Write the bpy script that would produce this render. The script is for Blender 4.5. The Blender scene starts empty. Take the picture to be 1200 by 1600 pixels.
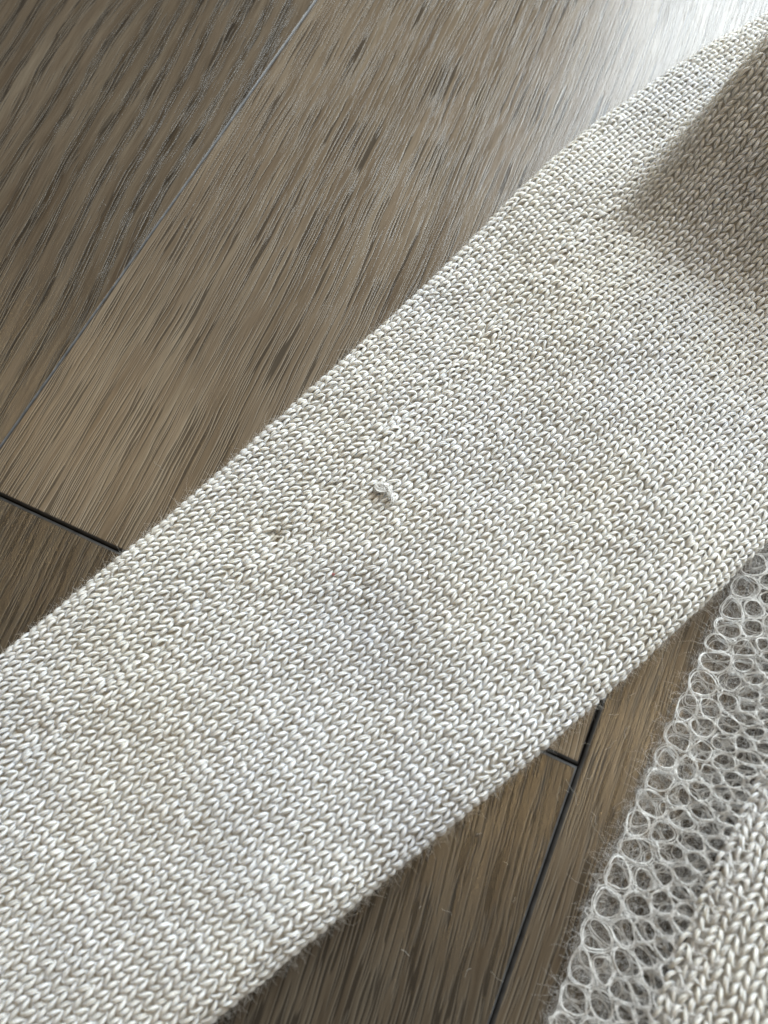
import bpy, math, random
import numpy as np
from mathutils import Matrix, Vector

rng = np.random.default_rng(7)
random.seed(7)
scene = bpy.context.scene
COL = scene.collection
MM = 0.001

# ------------------------------------------------------------------ camera
cam_d = bpy.data.cameras.new("camera")
cam = bpy.data.objects.new("camera", cam_d)
COL.objects.link(cam)
right = Vector((0.90890285, 0.41700111, 0.00238371))
down = Vector((0.39294691, -0.8545323, -0.33965759))
fwd = Vector((-0.13960064, 0.30965242, -0.94054614))
rot = Matrix((right, -down, -fwd)).transposed().to_4x4()
cam.matrix_world = Matrix.Translation((-0.04574345, -0.02158049, 0.19342222)) @ rot
cam_d.sensor_fit = 'VERTICAL'
cam_d.sensor_height = 36.0
cam_d.sensor_width = 27.0
cam_d.lens = 36.0 * 1109.0 / 1600.0
cam_d.clip_start = 0.01
cam_d.clip_end = 50.0
cam_d.dof.use_dof = True
cam_d.dof.focus_distance = 0.212
cam_d.dof.aperture_fstop = 11.0
scene.camera = cam

# ------------------------------------------------------------------ world, lamps, exposure
world = bpy.data.worlds.new("World")
scene.world = world
world.use_nodes = True
bg = world.node_tree.nodes["Background"]
bg.inputs["Color"].default_value = (1.0, 0.91, 0.78, 1)
bg.inputs["Strength"].default_value = 0.225


def area_lamp(name, loc, target, sx, sy, power, color):
    d = bpy.data.lights.new(name, 'AREA')
    d.shape = 'RECTANGLE'
    d.size, d.size_y = sx, sy
    d.energy = power
    d.color = color
    o = bpy.data.objects.new(name, d)
    COL.objects.link(o)
    o.location = loc
    o.rotation_euler = (Vector(target) - Vector(loc)).to_track_quat('-Z', 'Y').to_euler()
    return o


area_lamp("window_light", (0.22, 0.80, 0.69), (0.22, 0.0, 0.69), 0.70, 0.90, 31.5, (0.84, 0.94, 1.0))
area_lamp("ceiling_lamp_light", (0.50, 0.40, 2.25), (0.0, 0.0, 0.0), 0.13, 0.13, 7.5, (1.0, 0.70, 0.34))
area_lamp("hall_lamp_light", (-1.70, 0.37, 2.15), (-0.15, 0.0, 0.0), 0.15, 0.15, 3.5, (1.0, 0.70, 0.34))

scene.render.engine = 'CYCLES'
scene.view_settings.view_transform = 'Standard'
scene.view_settings.look = 'None'
scene.view_settings.exposure = 0.0
scene.view_settings.gamma = 1.0
scene.cycles.max_bounces = 8
scene.cycles.diffuse_bounces = 4


# ------------------------------------------------------------------ helpers
def build_mesh(name, verts, quads, mat, parent=None, uv=None, smooth=True, extra_mats=(), mat_idx=None):
    """verts (n,3) in mm, quads (m,4) -> linked mesh object in metres"""
    me = bpy.data.meshes.new(name)
    verts = np.asarray(verts, dtype=np.float32) * MM
    quads = np.asarray(quads, dtype=np.int32)
    k = quads.shape[1]
    me.vertices.add(len(verts))
    me.vertices.foreach_set("co", verts.ravel())
    me.loops.add(quads.size)
    me.loops.foreach_set("vertex_index", quads.ravel())
    me.polygons.add(len(quads))
    me.polygons.foreach_set("loop_start", np.arange(0, quads.size, k, dtype=np.int32))
    me.polygons.foreach_set("loop_total", np.full(len(quads), k, dtype=np.int32))
    if smooth:
        me.polygons.foreach_set("use_smooth", np.ones(len(quads), dtype=bool))
    me.materials.append(mat)
    for m in extra_mats:
        me.materials.append(m)
    if mat_idx is not None:
        me.polygons.foreach_set("material_index", np.asarray(mat_idx, dtype=np.int32))
    if uv is not None:
        lay = me.uv_layers.new(name="UVMap")
        lay.data.foreach_set("uv", np.asarray(uv, dtype=np.float32).ravel())
    me.update(calc_edges=True)
    o = bpy.data.objects.new(name, me)
    COL.objects.link(o)
    if parent is not None:
        o.parent = parent
    return o


def norm(v):
    return v / np.maximum(np.linalg.norm(v, axis=-1, keepdims=True), 1e-9)


def tubes(paths, radius, sides, normals=None, closed=False, u_len=None, flat=1.0):
    """paths (n,T,3) -> verts, quads, uv.  radius broadcast to (n,T)."""
    n, T, _ = paths.shape
    radius = np.broadcast_to(radius, (n, T))
    if closed:
        tan = np.roll(paths, -1, 1) - np.roll(paths, 1, 1)
    else:
        tan = np.gradient(paths, axis=1)
    tan = norm(tan)
    if normals is None:
        normals = np.zeros_like(paths)
        normals[..., 2] = 1.0
        par = np.abs(tan[..., 2]) > 0.97
        normals[par] = (0.3, 1.0, 0.0)
    side = norm(np.cross(tan, normals))
    up = np.cross(side, tan) * flat
    ang = np.arange(sides) * 2 * math.pi / sides
    ring = (side[:, :, None, :] * np.cos(ang)[None, None, :, None] + up[:, :, None, :] * np.sin(ang)[None, None, :, None])
    v = paths[:, :, None, :] + ring * radius[:, :, None, None]
    idx = np.arange(n * T * sides).reshape(n, T, sides)
    nxt = np.roll(idx, -1, 2)
    if closed:
        a, b = idx, nxt
        c, d = np.roll(nxt, -1, 1), np.roll(idx, -1, 1)
        nt = T
    else:
        a, b, c, d = idx[:, :-1], nxt[:, :-1], nxt[:, 1:], idx[:, 1:]
        nt = T - 1
    quads = np.stack([a, b, c, d], -1).reshape(-1, 4)
    if u_len is None:
        u_len = np.broadcast_to(np.arange(T + 1) / T, (n, T + 1))
    u0 = u_len[:, :nt]
    u1 = u_len[:, 1:nt + 1]
    v0 = np.arange(sides) / sides
    v1 = v0 + 1.0 / sides
    U0 = np.broadcast_to(u0[:, :, None], (n, nt, sides))
    U1 = np.broadcast_to(u1[:, :, None], (n, nt, sides))
    V0 = np.broadcast_to(v0, (n, nt, sides))
    V1 = np.broadcast_to(v1, (n, nt, sides))
    uv = np.stack([np.stack([U0, V0], -1), np.stack([U0, V1], -1), np.stack([U1, V1], -1), np.stack([U1, V0], -1)], 3)
    return v.reshape(-1, 3), quads, uv.reshape(-1, 2)


def sstep(x):
    x = np.clip(x, 0, 1)
    return x * x * (3 - 2 * x)


def wav(a, b, seed, scale):
    """smooth pseudo-noise, about -1..1, of two mm coordinates"""
    r = np.random.default_rng(seed)
    out = 0
    for i in range(6):
        th = r.uniform(0, math.tau)
        k = math.tau / scale * r.uniform(0.55, 1.7)
        out = out + np.sin((a * math.cos(th) + b * math.sin(th)) * k + r.uniform(0, math.tau))
    return out / 3.2


# ------------------------------------------------------------------ materials
class NT:
    def __init__(self, name):
        self.m = bpy.data.materials.new(name)
        self.m.use_nodes = True
        self.t = self.m.node_tree
        self.b = self.t.nodes["Principled BSDF"]

    def n(self, kind, **kw):
        nd = self.t.nodes.new(kind)
        for k, v in kw.items():
            setattr(nd, k, v)
        return nd

    def l(self, a, b):
        self.t.links.new(a, b)

    def val(self, sock, v):
        if isinstance(v, (int, float, tuple)):
            sock.default_value = v
        else:
            self.l(v, sock)

    def math(self, op, a, b=0.0, c=0.0):
        nd = self.n("ShaderNodeMath", operation=op)
        for i, v in enumerate((a, b, c)):
            self.val(nd.inputs[i], v)
        return nd.outputs[0]

    def noise(self, vec, scale=1.0, detail=2.0, rough=0.5, dist=0.0):
        nd = self.n("ShaderNodeTexNoise")
        self.l(vec, nd.inputs["Vector"])
        nd.inputs["Scale"].default_value = scale
        nd.inputs["Detail"].default_value = detail
        nd.inputs["Roughness"].default_value = rough
        nd.inputs["Distortion"].default_value = dist
        return nd.outputs["Fac"]

    def ramp(self, fac, stops):
        nd = self.n("ShaderNodeValToRGB")
        cr = nd.color_ramp
        while len(cr.elements) < len(stops):
            cr.elements.new(0.5)
        for e, (p, c) in zip(cr.elements, stops):
            e.position = p
            e.color = c if len(c) == 4 else (*c, 1)
        self.l(fac, nd.inputs[0])
        return nd.outputs[0]

    def mix(self, fac, a, b, blend='MIX'):
        nd = self.n("ShaderNodeMix", data_type='RGBA', blend_type=blend)
        self.val(nd.inputs[0], fac)
        for s, v in ((nd.inputs[6], a), (nd.inputs[7], b)):
            if isinstance(v, tuple):
                v = v if len(v) == 4 else (*v, 1)
            self.val(s, v)
        return nd.outputs[2]

    def xyz(self, x, y, z):
        nd = self.n("ShaderNodeCombineXYZ")
        for i, v in enumerate((x, y, z)):
            self.val(nd.inputs[i], v)
        return nd.outputs[0]


def wood_material(name, tilt_deg, cathedral, dark, seed, groove=(0.67, 0.73), coarse=1.0, cut=0.618, run=1.0):
    """brushed brown-grey laminate; grain runs along Y of the plank, leaning tilt_deg"""
    w = NT(name)
    tc = w.n("ShaderNodeTexCoord")
    sp = w.n("ShaderNodeSeparateXYZ")
    w.l(tc.outputs["Object"], sp.inputs[0])
    t = math.radians(tilt_deg)
    x = w.math('MULTIPLY', sp.outputs[0], 1000.0)
    y = w.math('MULTIPLY', sp.outputs[1], 1000.0)
    gx = w.math('SUBTRACT', w.math('MULTIPLY', x, math.cos(t)), w.math('MULTIPLY', y, math.sin(t)))
    gy = w.math('ADD', w.math('MULTIPLY', x, math.sin(t)), w.math('MULTIPLY', y, math.cos(t)))
    gx = w.math('ADD', gx, seed * 131.7)
    gy = w.math('ADD', gy, seed * 77.3)
    # slow wander of the grain
    wn = w.noise(w.xyz(w.math('MULTIPLY', gx, 0.022), w.math('MULTIPLY', gy, 0.008), seed * 1.0), 1.0, 1.0)
    wn2 = w.noise(w.xyz(w.math('MULTIPLY', gx, 0.35), w.math('MULTIPLY', gy, 0.05), seed * 1.0 + 4), 1.0, 1.0)
    gx = w.math('ADD', gx, w.math('MULTIPLY', w.math('SUBTRACT', wn, 0.5), 17.0 if cathedral else 5.0))
    gx = w.math('ADD', gx, w.math('MULTIPLY', w.math('SUBTRACT', wn2, 0.5), 1.3))

    def st(fx, fy, z, detail=3.0, rough=0.55, off=0.0):
        return w.noise(w.xyz(w.math('MULTIPLY', w.math('ADD', gx, off), fx), w.math('MULTIPLY', gy, fy), z), 1.0, detail, rough)

    broad = st(0.055, 0.006, 1.0, 2.0)
    mid = st(0.20, 0.012, 2.0, 3.0)
    streak = st(1.1, 0.030, 3.0, 2.0, 0.6)
    fine = st(3.2, 0.10, 5.0, 2.0)
    dash = st(2.0 * coarse, 0.055, 8.0, 1.0, 0.4)
    dash_off = st(2.0 * coarse, 0.055, 8.0, 1.0, 0.4, 0.26)
    grit = w.noise(w.xyz(x, y, 0.0), 4.2, 1.0, 0.6)
    base = w.ramp(mid, [(0.30, (0.120 * dark, 0.089 * dark, 0.060 * dark)),
                        (0.52, (0.165 * dark, 0.128 * dark, 0.090 * dark)),
                        (0.72, (0.210 * dark, 0.172 * dark, 0.126 * dark))])
    tone = w.ramp(broad, [(0.3, (0.80, 0.78, 0.75)), (0.7, (1.12, 1.13, 1.15))])
    col = w.mix(1.0, base, tone, 'MULTIPLY')
    sk = w.ramp(streak, [(0.30, (0.68, 0.66, 0.63)), (0.5, (1.0, 1.0, 1.0)), (0.72, (1.22, 1.24, 1.24))])
    col = w.mix(0.45, col, sk, 'MULTIPLY')
    fn = w.ramp(fine, [(0.32, (0.66, 0.65, 0.63)), (0.66, (1.2, 1.2, 1.2))])
    col = w.mix(0.5, col, fn, 'MULTIPLY')
    if cathedral:
        rings = w.math('SINE', w.math('ADD', w.math('ADD', w.math('MULTIPLY', gx, 0.74), w.math('MULTIPLY', broad, 7.0)), w.math('MULTIPLY', w.math('SUBTRACT', streak, 0.5), 2.2)))
        rg = w.ramp(w.math('MULTIPLY_ADD', rings, 0.5, 0.5), [(0.0, (0.45, 0.42, 0.37)), (0.10, (0.66, 0.63, 0.58)), (0.26, (0.97, 0.96, 0.94)), (1.0, (1.15, 1.14, 1.12))])
        col = w.mix(0.9, col, rg, 'MULTIPLY')
    lo, hi = groove
    def thin_lines(off):
        ca = w.ramp(st(2.1 * coarse, 0.056 * run, 21.0, 0.0, 0.5, off), [(cut, (0, 0, 0)), (cut + 0.05, (1, 1, 1))])
        cb = w.ramp(st(1.45 * coarse, 0.042 * run, 31.0, 0.0, 0.5, off), [(cut + 0.025, (0, 0, 0)), (cut + 0.07, (1, 1, 1))])
        return w.math('MAXIMUM', ca, cb)

    ln, lr = thin_lines(0.0), thin_lines(0.26)
    if cathedral:                                    # pores crowd into the early wood of each ring
        crowd = w.ramp(w.math('MULTIPLY_ADD', rings, -0.5, 0.5), [(0.36, (0.12, 0.12, 0.12)), (0.72, (1, 1, 1))])
        ln, lr = w.math('MULTIPLY', ln, crowd), w.math('MULTIPLY', lr, crowd)
    col = w.mix(w.math('MULTIPLY', w.math('MULTIPLY', lr, w.math('SUBTRACT', 1.0, ln)), 0.46), col, (0.33 * dark, 0.285 * dark, 0.225 * dark))  # pale lip beside each groove, its lit edge put into the print
    col = w.mix(w.math('MULTIPLY', ln, 0.74), col, (0.034 * dark, 0.028 * dark, 0.022 * dark))
    if cathedral:
        shift = w.math('MULTIPLY', w.math('SUBTRACT', 0.2, rings), 0.045)
        dash, dash_off = w.math('ADD', dash, shift), w.math('ADD', dash_off, shift)
    pore = w.ramp(dash, [(lo, (0, 0, 0)), (hi, (1, 1, 1))])
    rim = w.ramp(dash_off, [(lo, (0, 0, 0)), (hi, (1, 1, 1))])
    rim = w.math('MULTIPLY', rim, w.math('SUBTRACT', 1.0, pore))
    col = w.mix(w.math('MULTIPLY', rim, 0.45), col, (0.34 * dark, 0.295 * dark, 0.235 * dark))  # same painted lit lip beside each pore
    col = w.mix(w.math('MULTIPLY', pore, 0.78), col, (0.030 * dark, 0.024 * dark, 0.018 * dark))
    w.l(col, w.b.inputs["Base Color"])
    rgh = w.math('MULTIPLY_ADD', pore, 0.25, w.math('MULTIPLY_ADD', grit, 0.12, 0.10))
    w.l(rgh, w.b.inputs["Roughness"])
    w.b.inputs["Specular IOR Level"].default_value = 0.38
    # relief: brushed grooves and a grainy varnish
    h = w.math('SUBTRACT', w.math('MULTIPLY', streak, 0.45), w.math('MULTIPLY', pore, 0.30))
    h = w.math('SUBTRACT', h, w.math('MULTIPLY', ln, 0.55))
    h = w.math('ADD', h, w.math('MULTIPLY', fine, 0.35))
    b1 = w.n("ShaderNodeBump")
    b1.inputs["Strength"].default_value = 0.36
    b1.inputs["Distance"].default_value = 0.00030
    w.l(h, b1.inputs["Height"])
    b2 = w.n("ShaderNodeBump")
    b2.inputs["Strength"].default_value = 0.7
    b2.inputs["Distance"].default_value = 0.000055
    w.l(grit, b2.inputs["Height"])
    w.l(b1.outputs[0], b2.inputs["Normal"])
    w.l(b2.outputs[0], w.b.inputs["Normal"])
    return w.m


def edge_material(name, a, b_):
    w = NT(name)
    tc = w.n("ShaderNodeTexCoord")
    nz = w.noise(tc.outputs["Object"], 300.0, 3.0)
    w.l(w.ramp(nz, [(0.3, a), (0.7, b_)]), w.b.inputs["Base Color"])
    w.b.inputs["Roughness"].default_value = 0.6
    return w.m


def yarn_material(name, c_lo, c_hi, plies, twist, bump, spots=(), sss=0.0):
    w = NT(name)
    tc = w.n("ShaderNodeTexCoord")
    ge = w.n("ShaderNodeNewGeometry")
    uv = w.n("ShaderNodeSeparateXYZ")
    w.l(tc.outputs["UV"], uv.inputs[0])
    pos = w.n("ShaderNodeVectorMath", operation='SCALE')
    w.l(ge.outputs["Position"], pos.inputs[0])
    pos.inputs[3].default_value = 1000.0
    p = pos.outputs[0]
    fl = w.n("ShaderNodeVectorMath", operation='MULTIPLY')
    w.l(p, fl.inputs[0])
    fl.inputs[1].default_value = (1.0, 1.0, 0.0)
    p_xy = fl.outputs[0]
    # twisted plies
    ph = w.math('ADD', w.math('MULTIPLY', uv.outputs[0], twist * math.tau), w.math('MULTIPLY', uv.outputs[1], plies * math.tau))
    ply = w.math('ABSOLUTE', w.math('SINE', w.math('MULTIPLY', ph, 0.5)))
    fib = w.noise(w.xyz(w.math('MULTIPLY', uv.outputs[0], 1.6), w.math('ADD', w.math('MULTIPLY', uv.outputs[1], 8.0), w.math('MULTIPLY', uv.outputs[0], 2.6)), 0.0), 1.0, 3.0, 0.6)
    big = w.noise(p, 0.020, 3.0, 0.55)
    med = w.noise(p, 0.55, 3.0, 0.6)
    col = w.mix(w.ramp(big, [(0.34, (0, 0, 0)), (0.66, (1, 1, 1))]), c_lo, c_hi)
    tone = w.ramp(med, [(0.28, (0.86, 0.845, 0.82)), (0.6, (1.03, 1.03, 1.03))])
    col = w.mix(0.8, col, tone, 'MULTIPLY')
    pt = w.ramp(fib, [(0.34, (0.62, 0.605, 0.58)), (0.56, (1.06, 1.06, 1.06))])
    col = w.mix(0.9, col, pt, 'MULTIPLY')
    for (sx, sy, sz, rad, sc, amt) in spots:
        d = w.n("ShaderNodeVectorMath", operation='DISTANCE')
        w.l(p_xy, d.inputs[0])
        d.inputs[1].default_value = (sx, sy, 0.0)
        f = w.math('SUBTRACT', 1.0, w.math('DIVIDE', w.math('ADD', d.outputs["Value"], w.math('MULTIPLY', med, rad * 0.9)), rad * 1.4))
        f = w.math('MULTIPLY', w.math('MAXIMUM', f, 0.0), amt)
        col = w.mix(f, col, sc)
    w.l(col, w.b.inputs["Base Color"])
    w.b.inputs["Roughness"].default_value = 0.82
    w.b.inputs["Specular IOR Level"].default_value = 0.05
    w.b.inputs["Subsurface Weight"].default_value = sss
    w.b.inputs["Subsurface Radius"].default_value = (1.0, 0.9, 0.75)
    w.b.inputs["Subsurface Scale"].default_value = 0.0010
    w.b.inputs["Sheen Weight"].default_value = 0.12
    w.b.inputs["Sheen Roughness"].default_value = 0.5
    h = w.math('ADD', w.math('MULTIPLY', ply, 0.7), w.math('MULTIPLY', fib, 0.8))
    b = w.n("ShaderNodeBump")
    b.inputs["Strength"].default_value = bump
    b.inputs["Distance"].default_value = 0.00035
    w.l(h, b.inputs["Height"])
    w.l(b.outputs[0], w.b.inputs["Normal"])
    return w.m


def plain_fibre(name, color, rough=0.8, trans=0.0):
    w = NT(name)
    tc = w.n("ShaderNodeTexCoord")
    nz = w.noise(tc.outputs["Object"], 400.0, 2.0)
    a = tuple(c * 0.88 for c in color)
    w.l(w.ramp(nz, [(0.3, a), (0.7, color)]), w.b.inputs["Base Color"])
    w.b.inputs["Roughness"].default_value = rough
    w.b.inputs["Specular IOR Level"].default_value = 0.3
    return w.m


M_EDGE = edge_material("plank_edge_paint", (0.018, 0.017, 0.016), (0.045, 0.044, 0.043))
M_EDGE2 = edge_material("plank_edge_grey_sheen", (0.07, 0.07, 0.072), (0.13, 0.132, 0.136))  # grey edge paint, lightened to hold the bevel's reflection in its colour
M_SUB = plain_fibre("underlay", (0.02, 0.018, 0.016))
TAN = (0.46, 0.37, 0.25)
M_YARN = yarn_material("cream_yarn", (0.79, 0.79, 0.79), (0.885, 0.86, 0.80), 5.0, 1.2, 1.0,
                       spots=[(-76.5, 40.5, 12.0, 2.2, TAN, 0.5), (-96.8, 20.4, 11.0, 2.8, (0.30, 0.25, 0.17), 0.95), (-88.5, 34.0, 11.0, 2.0, TAN, 0.4), (-103.0, 6.0, 11.0, 2.0, TAN, 0.45), (-62.0, 6.0, 11.0, 28.0, (0.56, 0.57, 0.605), 0.95), (-32.0, -32.0, 10.0, 24.0, (0.56, 0.57, 0.605), 0.9),  # the two broad grey spots paint soft shade into the cloth colour
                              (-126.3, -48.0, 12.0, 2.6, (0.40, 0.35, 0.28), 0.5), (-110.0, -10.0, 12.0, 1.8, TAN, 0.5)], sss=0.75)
M_BASE = yarn_material("cream_fabric_back", (0.60, 0.575, 0.52), (0.66, 0.635, 0.59), 1.0, 1.0, 0.1)
M_FUZZ = plain_fibre("cream_fuzz", (0.74, 0.71, 0.66))
M_MOHAIR = plain_fibre("mohair_yarn", (0.86, 0.85, 0.83))
M_MOFUZZ = plain_fibre("mohair_fuzz", (0.80, 0.79, 0.77))
M_RED = plain_fibre("red_fibre", (0.5, 0.03, 0.05))

# ------------------------------------------------------------------ floor: underlay + laminate planks
floor_v = [(-700, -1400, -9), (700, -1400, -9), (700, 1600, -9), (-700, 1600, -9),
           (-700, -1400, -13), (700, -1400, -13), (700, 1600, -13), (-700, 1600, -13)]
floor_q = [(0, 1, 2, 3), (7, 6, 5, 4), (0, 4, 5, 1), (1, 5, 6, 2), (2, 6, 7, 3), (3, 7, 4, 0)]
floor = build_mesh("floor", floor_v, floor_q, M_SUB, smooth=False)
floor["kind"] = "structure"
floor["label"] = "brown grey brushed oak laminate floor under the sweater"


def plank(x0, x1, y0, y1, mat, bl=0.75, br=0.75, be=0.75, gap=0.16):
    """one plank with a painted, slightly rounded bevel: bl, br along its long edges, be at its ends"""
    x0 += gap; x1 -= gap; y0 += gap; y1 -= gap
    w, l = x1 - x0, y1 - y0
    levels = [(0.0, -8.5, 0), (0.0, -1.0, 0), (0.45, -0.42, 0), (1.0, -0.05, 0), (1.0, 0.0, 0.35)]
    v = []
    for (d, z, a) in levels:
        l_, r_, e_ = d * bl + a, d * br + a, d * be + a
        zl = z
        v += [(l_, e_, zl), (w - r_, e_, zl), (w - r_, l - e_, zl), (l_, l - e_, zl)]
    q, mi = [], []
    for k in range(len(levels) - 1):
        for i in range(4):
            j = (i + 1) % 4
            q.append((4 * k + i, 4 * k + j, 4 * k + 4 + j, 4 * k + 4 + i))
            thin = (i == 3 and bl < 0.5) or (i == 1 and br < 0.5)
            mi.append(0 if k == 3 else (2 if thin else 1))
    b = 4 * (len(levels) - 1)
    q.append((b, b + 1, b + 2, b + 3)); mi.append(0)
    q.append((3, 2, 1, 0)); mi.append(1)
    o = build_mesh("plank", v, q, mat, parent=floor, smooth=False, extra_mats=(M_EDGE, M_EDGE2), mat_idx=mi)
    o.location = (x0 * MM, y0 * MM, 0)
    return o


W_A = wood_material("wood_plain_grain", -4.0, False, 0.97, 1, (0.80, 0.90), 1.25, 0.60, 0.55)
W_B = wood_material("wood_coarse_grain", -6.0, False, 0.40, 2, (0.66, 0.68), 0.78, 0.572)  # plank's own dark tone plus the phone's soft shade, both in this colour
W_C = wood_material("wood_straight_grain", 0.5, False, 0.62, 3, (0.64, 0.70), 1.2, 0.60)
W_D = wood_material("wood_cathedral_grain", -8.5, True, 0.60, 4, (0.61, 0.67), 1.15, 0.565)
PW, GAPX = 187.5, 0
plank(-187.5, 0, 0, 1250, W_A, bl=0.32, br=0.6)
plank(-187.5, 0, -1250, 0, W_B, br=0.6)
plank(0, 187.5, -520, 730, W_C, bl=0.7)
plank(0, 187.5, 730, 1580, W_B)
plank(0, 187.5, -1390, -520, W_A)
plank(-375, -187.5, -430, 820, W_D, br=0.25)
plank(-375, -187.5, 820, 1580, W_A)
plank(-375, -187.5, -1390, -430, W_C)
plank(-562.5, -375, -80, 1170, W_B)
plank(-562.5, -375, -1330, -80, W_A)
plank(187.5, 375, -200, 1050, W_A)
plank(187.5, 375, -1390, -200, W_D)

# loose fibres and dust lying on the boards
def floor_lint():
    r = np.random.default_rng(90)
    n = 110
    x = np.concatenate([r.uniform(-290, 60, 60), r.uniform(-30, 20, 50)])
    y = np.concatenate([r.uniform(-80, 280, 60), r.uniform(-60, 60, 50)])
    a = r.uniform(0, math.tau, n)
    L = r.lognormal(0.9, 0.5, n)
    P = [np.stack([x, y, np.full(n, 0.06)], -1)]
    for i in range(5):
        a = a + r.normal(0, 0.5, n)
        P.append(P[-1] + np.stack([np.cos(a) * L / 5, np.sin(a) * L / 5, r.uniform(-0.02, 0.06, n)], -1))
    v, q, uv = tubes(np.stack(P, 1), 0.028, 3)
    o = build_mesh("lint_fibres", v, q, plain_fibre("pale_lint", (0.5, 0.48, 0.44)), parent=floor)
    o["kind"] = "stuff"


floor_lint()

# ------------------------------------------------------------------ sweater
sweater = bpy.data.objects.new("sweater", None)
COL.objects.link(sweater)
sweater.empty_display_size = 0.05
sweater["label"] = "cream knitted sweater with flat sleeve and sheer mohair panel lying on the brown wooden floor"
sweater["category"] = "sweater"

# --- sleeve surface: s runs from cuff to shoulder along the right edge, arc runs over the cloth from right edge to left
R0 = np.array([-59.4, -87.4])
DIR = np.array([0.47238804, 0.88139068])
PER = np.array([-0.88139068, 0.47238804])
S_T = np.array([-160, -60, 0, 20.8, 41.7, 71.2, 95, 115, 138, 155, 177, 195, 223, 244, 275, 300, 320, 340, 440.])
D_T = np.array([88, 94, 100.3, 103.1, 105.1, 109.2, 113.6, 117.0, 120.7, 123.3, 128.0, 132.6, 138.4, 142.0, 144.2, 145.2, 145, 143, 140.])
RS_T = np.array([-160, 0, 60, 100, 150, 172, 190, 240, 440.])
RR_T = np.array([0, 0, -0.8, -1.6, 0.0, 1.0, 3.0, 4.0, 4.0])
EA, EB = 6.5, 4.9
QL = 0.5 * math.pi * math.sqrt((EA * EA + EB * EB) / 2)
U0 = 0.55 * QL
ZC = EB + 0.9
WALE, COURSE = 3.08, 2.5
N_LEFT = 11


def smooth_interp(x, xp, fp, hw=16.0):
    h = hw
    return sum(np.interp(x + o, xp, fp) for o in (-h, -h / 2, 0, h / 2, h)) / 5.0


def flat_width(s):
    return smooth_interp(s, S_T, D_T) - smooth_interp(s, RS_T, RR_T)


def total_arc(s):
    return 2 * (U0 + QL) + flat_width(s) - 2 * EA


def hump(x, y):
    tx, ty = 0.336, 0.942
    dx, dy = x + 41.0, y - 163.0
    dx = dx + 1.6 * np.sin(dy / 17.0)
    tau = dx * tx + dy * ty
    d = dx * ty - dy * tx
    a0 = -11.0 + 0.13 * np.maximum(d, 0)
    A = sstep((tau - a0) / 64.0) * 45.0
    d = d - 3.0
    S = np.where(d < 0, np.exp(-(np.minimum(d, 0) / 8.5) ** 2), 1.0)
    return A * S


def sleeve_surface(s, arc):
    tot = total_arc(s)
    D = flat_width(s)
    r = smooth_interp(s, RS_T, RR_T)
    mir = arc > tot / 2
    a = np.where(mir, tot - arc, arc)
    th = (a - U0) / QL * (math.pi / 2)
    thc = np.clip(th, -math.pi / 2, math.pi / 2)
    wf = np.where(th < math.pi / 2, EA - EA * np.cos(thc), EA + (a - U0 - QL))
    ztop = ZC + EB * np.sin(thc)
    wf = np.where(mir, D - wf, wf)
    lift = np.clip(np.sin(thc), 0, 1) ** 1.5
    x = R0[0] + DIR[0] * s + PER[0] * (wf + r)
    y = R0[1] + DIR[1] * s + PER[1] * (wf + r)
    crown = 1.2 * np.sin(math.pi * np.clip(wf / D, 0, 1))
    und = 1.5 * wav(x, y, 3, 70.0) + 0.35 * wav(x, y, 5, 28.0)
    und = und - 2.4 * np.exp(-((x + 58.0) / 17.0) ** 2 - ((y - 4.0) / 30.0) ** 2)
    und = und - 1.5 * np.exp(-((x + 96.8) ** 2 + (y - 20.4) ** 2) / 4.0) - 0.85 * np.exp(-((tot - N_LEFT * WALE - arc) / 1.7) ** 2) * (s < 170) - 0.7 * np.exp(-((x + 126.0) ** 2 + (y + 48.0) ** 2) / 4.0)
    z = ztop + lift * (crown + und) + hump(x, y) * np.clip(0.15 + wf / 14.0, 0, 1) * np.clip((D - wf) / 12.0, 0, 1)
    return np.stack([x, y, z], -1)


def with_normals(fn, s, a):
    p = fn(s, a)
    e = 0.25
    n = norm(np.cross(fn(s + e, a) - fn(s - e, a), fn(s, a + e) - fn(s, a - e)))
    return p, n


NT_ = 15
TT = np.linspace(0, math.tau, NT_)


S_GRID = np.arange(-150.0, 430.0, 1.0)


def equal_courses(fn, border, lengths):
    """course positions along a wale border so that stitches keep their length over folds"""
    p = fn(S_GRID, border(S_GRID))
    L = np.concatenate([[0], np.cumsum(np.linalg.norm(np.diff(p, axis=0), axis=1))])
    L = L - np.interp(0.0, S_GRID, L)
    return np.interp(lengths, L, S_GRID)


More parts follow.
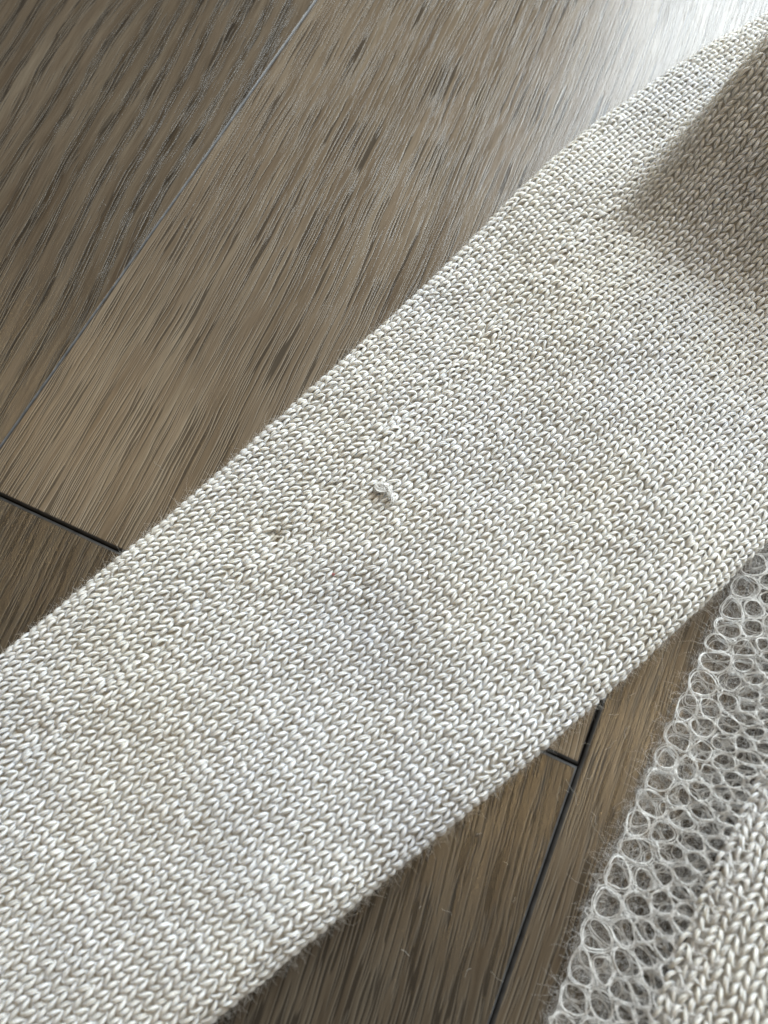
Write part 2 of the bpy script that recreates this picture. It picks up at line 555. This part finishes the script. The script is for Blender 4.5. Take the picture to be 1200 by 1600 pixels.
def stitch_column(fn, lengths, b0, b1, parent, mat, seed, keep=None, unrest=None, flip=1.0, sides=6):
    """one wale: a stack of chevron stitches between the borders b0(s) and b1(s)"""
    sa, sb = equal_courses(fn, b0, lengths), equal_courses(fn, b1, lengths)
    sm = (sa + sb) / 2
    ok = (sm > -84) & (sm < 378)
    if keep is not None:
        ok &= keep(sm)
    sa, sb, sm = sa[ok][:, None], sb[ok][:, None], sm[ok]
    n = len(sm)
    if n == 0:
        return None
    a0, a1 = b0(sm), b1(sm)
    r = np.random.default_rng(seed)
    t = TT[None, :]
    env = np.sin(t / 2)
    frac = t / math.tau + 0.035 * np.sin(2 * t)
    along = -0.64 * COURSE * np.cos(t)
    g = 1.0 if unrest is None else (1.0 + 1.3 * np.exp(-(unrest(sm, (a0 + a1) / 2) / 2.2) ** 2))[:, None]
    jit_s = r.normal(0, 0.16, (n, 1)) * env * g
    jit_a = r.normal(0, 0.09, (n, 1)) * env * g
    tilt = r.normal(0, 0.13, (n, 1)) * np.sin(t) * g
    S = sa + (sb - sa) * frac + flip * along * np.gradient(sm)[:, None] / COURSE + jit_s
    A = a0[:, None] + (a1 - a0)[:, None] * frac + jit_a
    # the hand-made wander of courses and wales
    dS = 0.32 * wav(S, A, 11, 24.0) + 0.25 * wav(S, A, 12, 9.0)
    dA = 0.30 * wav(S, A, 13, 20.0) + 0.20 * wav(S, A, 14, 8.0)
    S, A = S + dS, A + dA
    p, nrm = with_normals(fn, S, A)
    zo = -0.36 * np.cos(2 * t) - 0.03 * np.cos(t) + tilt + r.normal(0, 0.10, (n, 1)) * env
    p = p + nrm * zo[..., None]
    rad = (0.36 + 0.235 * np.sin(t) ** 2) * (1 + r.normal(0, 0.10, (n, 1)) * env)
    ul = (np.arange(NT_ + 1) / (NT_ - 1))[None, :] + r.uniform(0, 1, (n, 1)) * 0.3 + np.arange(n)[:, None] * 0.37
    v, q, uv = tubes(p, rad, sides, nrm, u_len=ul, flat=0.74)
    o = build_mesh("stitch_column", v, q, mat, parent=parent, uv=uv)
    return o


# fabric body of the sleeve (the back of the knit, seen only between stitches)
ss = np.arange(-88, 384, 2.5)
na = 70
tot = total_arc(ss)
frac = np.linspace(0, 1, na)
S2, F2 = np.meshgrid(ss, frac, indexing='ij')
A2 = F2 * tot[:, None]
P2, N2 = with_normals(sleeve_surface, S2, A2)
P2 = P2 - N2 * 0.85
P2[..., 2] = np.maximum(P2[..., 2], 0.5)
nb = 24
fb = np.linspace(0, 1, nb + 2)[1:-1]
PB = P2[:, -1:, :] * (1 - fb)[None, :, None] + P2[:, :1, :] * fb[None, :, None]
PB[..., 2] = 0.35
ring = np.concatenate([P2, PB], 1)
m = ring.shape[1]
idx = np.arange(ring.shape[0] * m).reshape(-1, m)
quads = np.stack([idx[:-1], np.roll(idx, -1, 1)[:-1], np.roll(idx, -1, 1)[1:], idx[1:]], -1).reshape(-1, 4)
sleeve = build_mesh("sleeve", ring.reshape(-1, 3), quads[:, ::-1], M_BASE, parent=sweater)

courses = np.arange(-44, 172) * COURSE


def split_arc(s):
    return total_arc(s) - N_LEFT * WALE


ncols = int(split_arc(S_GRID).max() / WALE) + 1
for k in range(ncols):
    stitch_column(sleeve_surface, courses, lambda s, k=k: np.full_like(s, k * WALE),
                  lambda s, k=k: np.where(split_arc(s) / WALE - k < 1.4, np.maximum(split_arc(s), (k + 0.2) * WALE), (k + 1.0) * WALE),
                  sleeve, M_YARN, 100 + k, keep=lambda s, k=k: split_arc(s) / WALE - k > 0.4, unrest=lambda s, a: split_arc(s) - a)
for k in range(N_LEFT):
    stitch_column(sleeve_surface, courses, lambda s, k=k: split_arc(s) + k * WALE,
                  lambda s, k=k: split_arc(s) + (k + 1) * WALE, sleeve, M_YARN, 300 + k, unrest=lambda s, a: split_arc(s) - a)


# --- fuzz
def hairs(base, nrm, length, curl, radius, segs, lie, seed):
    """soft curved fibres growing from points"""
    r = np.random.default_rng(seed)
    n = len(base)
    d = norm(r.normal(0, 1, (n, 3)))
    d = norm(d * (1 - lie[:, None]) * 0.9 + nrm * 0.45 + norm(np.cross(nrm, d)) * lie[:, None])
    L = length * r.lognormal(0, 0.4, n)
    pts = [base]
    step = L / segs
    bend = r.normal(0, curl, (n, 3))
    for i in range(segs):
        pts.append(pts[-1] + d * step[:, None])
        bend = bend + r.normal(0, curl * 0.5, (n, 3))
        d = norm(d + bend)
    P = np.stack(pts, 1)
    P[..., 2] = np.maximum(P[..., 2], 0.12)
    rad = radius * np.linspace(1.0, 0.45, segs + 1)[None, :]
    return tubes(P, np.broadcast_to(rad, (n, segs + 1)), 3)


n1, n2, n3, n4 = 12000, 3200, 3200, 4500
s_r = rng.uniform(-72, 335, n1)
a_r = rng.uniform(0.03, 0.97, n1) * total_arc(s_r)
s_l = rng.uniform(-72, 335, n2)
a_l = total_arc(s_l) - np.abs(rng.normal(5.5, 2.5, n2))
s_q = rng.uniform(-72, 240, n3)
a_q = np.abs(rng.normal(5.0, 2.5, n3))
# along the crest of the raised fold
tau = rng.uniform(-5, 75, n4)
off = rng.normal(-1.0, 3.0, n4)
hx = -41 + tau * 0.336 + off * 0.942
hy = 163 + tau * 0.942 - off * 0.336
s_h = (hx - R0[0]) * DIR[0] + (hy - R0[1]) * DIR[1]
w_h = (hx - R0[0]) * PER[0] + (hy - R0[1]) * PER[1]
a_h = w_h - smooth_interp(s_h, RS_T, RR_T) - EA + U0 + QL
S_ = np.concatenate([s_r, s_l, s_q, s_h]); A_ = np.concatenate([a_r, a_l, a_q, a_h])
bp, bn = with_normals(sleeve_surface, S_, A_)
bp = bp + bn * 0.5
lie = np.concatenate([np.full(n1, 0.75), np.full(n2, 0.35), np.full(n3, 0.35), np.full(n4, 0.3)])
ln = np.concatenate([np.full(n1, 1.6), np.full(n2, 1.9), np.full(n3, 2.4), np.full(n4, 2.0)])
v, q, uv = hairs(bp, bn, ln, 0.32, 0.018, 3, lie, 21)
fz = build_mesh("fuzz", v, q, M_FUZZ, parent=sleeve)
fz["kind"] = "stuff"

# --- the pulled loop of yarn standing out of the sleeve
px, py, pz = -75.1, 43.4, 12.9
ctrl = np.array([(3.6, -1.8, -0.6), (2.6, -0.6, 0.5), (0.9, 0.9, 0.9), (-0.7, 1.5, 0.9), (-1.9, 1.3, 0.7), (-2.4, 0.4, 0.5),
                 (-2.0, -0.5, 0.4), (-1.1, -0.6, 0.6), (-0.2, 0.1, 0.6), (0.6, 0.2, 0.1)])
tt = np.linspace(0, len(ctrl) - 1, 40)
base_path = np.stack([smooth_interp(tt, np.arange(len(ctrl)), ctrl[:, i], 0.6) for i in range(3)], -1)
strands = []
for k in range(22):
    a = k / 22 * math.tau
    rr = 0.55 if k else 0.0
    tw = np.linspace(0, 5.0, 40) + a
    o = np.stack([np.cos(tw) * rr, np.sin(tw) * rr * 0.8, np.sin(tw * 1.3 + k) * rr], -1)
    wob = np.stack([smooth_interp(tt, np.arange(len(ctrl)), rng.normal(0, 0.45, len(ctrl)), 0.6) for _ in range(3)], -1) * (1, 1, 0.5)
    strands.append((base_path + wob) * (0.95, 0.95, 0.7) * rng.uniform(0.88, 1.1) + o + np.array([px, py, pz]))
v, q, uv = tubes(np.stack(strands), 0.085, 4)
snag = build_mesh("snag_loop", v, q, M_MOHAIR, parent=sweater)
snag["label"] = "pulled loop of loose yarn strands standing out of the sleeve"


# --- mohair openwork panel beside the sleeve, and the plain knitted body that continues it
def edge_x(y):
    return np.interp(y, [-170, -110, -55.2, -26.4, -1.6, 21.7, 64.7, 79, 95, 130, 170],
                     [12.0, 11.4, 11.6, 12.5, 15.0, 17.6, 22.5, 26.5, 32.0, 50.0, 72.0])


def body_height(q_):
    return np.interp(q_, [-3, 0, 3, 8, 13, 17, 22, 30, 45, 70, 120], [2.5, 2.5, 3.6, 5.4, 9.0, 14.0, 18.5, 24.0, 28.0, 30, 30])


def body_h(q_):
    return sum(body_height(q_ + o) for o in (-3, -1.5, 0, 1.5, 3)) / 5


def body_surface(p_, q_):
    """p_ runs along the panel edge (+Y), q_ across the cloth away from the sleeve"""
    x = edge_x(p_) + q_ * 0.97
    y = p_ - 0.10 * q_
    z = body_h(q_) + 0.6 * wav(x, y, 41, 40.0) * sstep(q_ / 12.0) + 0.3
    return np.stack([x, y, z], -1)


def clip_poly(poly, mx, my, nx, ny):
    out = []
    m = len(poly)
    for i in range(m):
        a, b = poly[i], poly[(i + 1) % m]
        da = (a[0] - mx) * nx + (a[1] - my) * ny
        db = (b[0] - mx) * nx + (b[1] - my) * ny
        if da <= 0:
            out.append(a)
        if (da < 0 < db) or (db < 0 < da):
            t = da / (da - db)
            out.append((a[0] + (b[0] - a[0]) * t, a[1] + (b[1] - a[1]) * t))
    return out


def cells(seed, r_big, q0):
    """irregular round meshes of the net in (p,q), small towards the knitted part"""
    r = random.Random(seed)

    def rad(q_):
        return np.interp(q_, [0, 10.5, 13.5, 22], [r_big, r_big * 0.95, r_big * 0.5, r_big * 0.42])
    rr = np.random.default_rng(seed)
    pts = np.zeros((0, 2))
    for _ in range(9000):
        c = np.array([rr.uniform(-84, 96), rr.uniform(q0, 21)])
        lim = 0.5 * (rad(c[1]) + rad(pts[:, 1]))
        if len(pts) == 0 or np.all(((pts - c) ** 2).sum(1) >= lim ** 2):
            pts = np.vstack([pts, c])
    for rounds in range(3):
        res = []
        for i, (a, b) in enumerate(pts):
            R = rad(b)
            h = R * 1.05
            lo = max(b - h, q0 - R * 0.5)
            poly = [(a - h, lo), (a + h, lo), (a + h, b + h), (a - h, b + h)]
            near = np.nonzero(((pts - pts[i]) ** 2).sum(1) < (2.4 * h) ** 2)[0]
            for j in near:
                if j != i:
                    dx, dy = pts[j][0] - a, pts[j][1] - b
                    L = math.hypot(dx, dy)
                    poly = clip_poly(poly, a + dx / 2, b + dy / 2, dx / L, dy / L)
                    if len(poly) < 3:
                        break
            if len(poly) >= 3:
                res.append(((a, b), poly))
        if rounds < 2:                               # even the meshes out
            pts = np.array([np.mean(p, 0) for _, p in res])
    return res


def net_layer(name, seed, r_big, q0, dz, parent, mat, yarn_r, strands_n):
    cs = cells(seed, r_big, q0)
    paths = []
    r = np.random.default_rng(seed + 1)
    for (c, poly) in cs:
        P = np.array(poly)
        for _ in range(3):                           # soften the corners
            Q = np.roll(P, -1, 0)
            P = np.stack([0.75 * P + 0.25 * Q, 0.25 * P + 0.75 * Q], 1).reshape(-1, 2)
        # resample to 22 points
        Lc = np.concatenate([[0], np.cumsum(np.linalg.norm(np.roll(P, -1, 0) - P, axis=1))])
        Pc = np.concatenate([P, P[:1]])
        u = np.linspace(0, Lc[-1], 23)[:-1]
        P = np.stack([np.interp(u, Lc, Pc[:, 0]), np.interp(u, Lc, Pc[:, 1])], -1)
        cen = P.mean(0)
        size = np.sqrt(((P - cen) ** 2).sum(1)).mean()
        k_in = max(0.55, 1 - r.uniform(0.25, 0.50) / size * (1.0 if c[1] < 11 else 0.6))
        P = cen + (P - cen) * k_in
        ph = r.uniform(0, math.tau)
        al = np.arange(22) / 22 * math.tau
        Pw = cen + (P - cen) / k_in
        for sidx in range(strands_n + 1):
            if sidx == strands_n:
                P = Pw
            jj = 0.13 * np.stack([np.sin(al * r.integers(2, 5) + r.uniform(0, 6)), np.cos(al * r.integers(2, 5) + r.uniform(0, 6))], -1)
            Pj = P + jj + r.normal(0, 0.05, P.shape)
            p3 = body_surface(Pj[:, 0], Pj[:, 1])
            p3[:, 2] += dz + 0.55 * np.sin(al * 2 + ph) + r.normal(0, 0.08, 22)
            p3[:, 2] = np.maximum(p3[:, 2], 0.3)
            paths.append(p3)
    # small loops caught in the gaps where three meshes meet
    corners = [pt for (_, poly) in cs for pt in poly]
    for _ in range(len(cs)):
        cx, cy = corners[int(r.integers(0, len(corners)))]
        R = r.uniform(0.35, 0.95) * (1.0 if cy < 11 else 0.6)
        al = np.arange(22) / 22 * math.tau
        el, rt = r.uniform(0.55, 1.0), r.uniform(0, math.pi)
        for _k in range(2):
            lx, ly = np.cos(al) * R, np.sin(al) * R * el
            P = np.stack([cx + lx * math.cos(rt) - ly * math.sin(rt), cy + lx * math.sin(rt) + ly * math.cos(rt)], -1) + r.normal(0, 0.05, (22, 2))
            p3 = body_surface(P[:, 0], P[:, 1])
            p3[:, 2] = np.maximum(p3[:, 2] + dz + 0.35 * np.sin(al + rt) + 0.2, 0.3)
            paths.append(p3)
    paths = np.stack(paths)
    rad = yarn_r * np.exp(np.random.default_rng(seed + 2).normal(0, 0.25, (len(paths), 1)))
    v, q, uv = tubes(paths, rad, 3, closed=True)
    o = build_mesh(name, v, q, mat, parent=parent)
    return o, paths


panel, path_top = net_layer("openwork_panel", 51, 4.9, 1.9, 0.2, sweater, M_MOHAIR, 0.085, 3)
panel["label"] = "sheer openwork mohair panel with round holes"
under, path_low = net_layer("lower_net", 52, 4.9, 3.2, -2.0, panel, M_MOHAIR, 0.075, 2)

allp = np.concatenate([path_top.reshape(-1, 3), path_low.reshape(-1, 3)])
allp = allp[(allp[:, 1] > -72)]
bp = allp[rng.integers(0, len(allp), 27000)]
n5 = 11000
fp, fq = rng.uniform(-78, 98, n5), rng.uniform(0, 1, n5) ** 1.15 * 19.5 - 0.8
fb_ = body_surface(fp, fq)
fb_[:, 2] = np.maximum(fb_[:, 2] - rng.uniform(-0.5, 2.2, n5), 0.4)
bp = np.concatenate([bp, fb_])
bn = np.tile(np.array([0.0, 0.0, 1.0]), (len(bp), 1))
v, q, uv = hairs(bp, bn * 0.35, np.concatenate([np.full(len(bp) - n5, 1.5), np.full(n5, 3.4)]), 0.5, 0.0165, 3, np.full(len(bp), 0.85), 61)
mf = build_mesh("mohair_fuzz", v, q, M_MOFUZZ, parent=panel)
mf["kind"] = "stuff"

# plain knit of the body
pp = np.arange(-92, 102, 3.0)
qq = np.concatenate([np.arange(16.5, 70, 2.5), np.arange(70, 121, 10.0)])
PPg, QQg = np.meshgrid(pp, qq, indexing='ij')
B2, BN = with_normals(lambda s, a: body_surface(s, a + np.clip(0.05 * (s + 45.0), -2.0, 6.0)), PPg, QQg)
if BN[..., 2].mean() < 0:
    BN = -BN
B_top = B2 - BN * 0.85
B_bot = B2.copy(); B_bot[..., 2] = 0.4
nr, nc = B_top.shape[:2]
vv = np.concatenate([B_top.reshape(-1, 3), B_bot.reshape(-1, 3)])
ix = np.arange(nr * nc).reshape(nr, nc)
qd = [np.stack([ix[:-1, :-1], ix[:-1, 1:], ix[1:, 1:], ix[1:, :-1]], -1).reshape(-1, 4)[:, ::-1]]
body = build_mesh("body_panel", vv[:nr * nc], qd[0], M_BASE, parent=sweater)


def body_fn(s, a):
    return body_surface(s, a)


def body_norm_fn(s, a):
    # arc grows towards the sleeve's side so that the normal points up
    return body_surface(s, -a + np.clip(0.05 * (s + 45.0), -2.0, 6.0))


c2 = np.arange(-58, 43) * COURSE
for k in range(17):
    a1 = -(15.6 + k * WALE)
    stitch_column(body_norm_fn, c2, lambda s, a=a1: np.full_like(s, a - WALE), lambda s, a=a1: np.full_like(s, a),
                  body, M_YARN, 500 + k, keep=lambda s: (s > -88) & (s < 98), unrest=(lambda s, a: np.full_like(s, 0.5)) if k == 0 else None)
s_b = rng.uniform(-120, 90, 900)
a_b = -rng.uniform(15, 45, 900)
bp, bn = with_normals(body_norm_fn, s_b, a_b)
v, q, uv = hairs(bp + bn * 0.5, bn, np.full(900, 2.2), 0.22, 0.024, 6, np.full(900, 0.6), 22)
bf = build_mesh("fuzz", v, q, M_FUZZ, parent=body)
bf["kind"] = "stuff"

# ------------------------------------------------------------------ a speck of red lint on the sleeve
lp = np.array([(0, 0, 0), (0.3, 0.2, 0.15), (0.55, 0.15, 0.3), (0.6, -0.15, 0.25), (0.35, -0.3, 0.1), (0.1, -0.15, 0.05)])[None]
v, q, uv = tubes(lp + np.array([-77.9, 16.8, 0.0]), 0.10, 6)
lint = build_mesh("lint_speck", v - np.array([-77.9, 16.8, 0.0]), q, M_RED)
_s = (np.array([-77.9, 16.8]) - R0) @ DIR
_w = (np.array([-77.9, 16.8]) - R0) @ PER
_z = sleeve_surface(np.array([_s]), np.array([_w - EA + U0 + QL]))[0, 2]
lint.location = (-77.9 * MM, 16.8 * MM, (_z + 0.75) * MM)
lint["label"] = "tiny red lint speck caught between stitches of the cream sleeve"
lint["category"] = "lint"
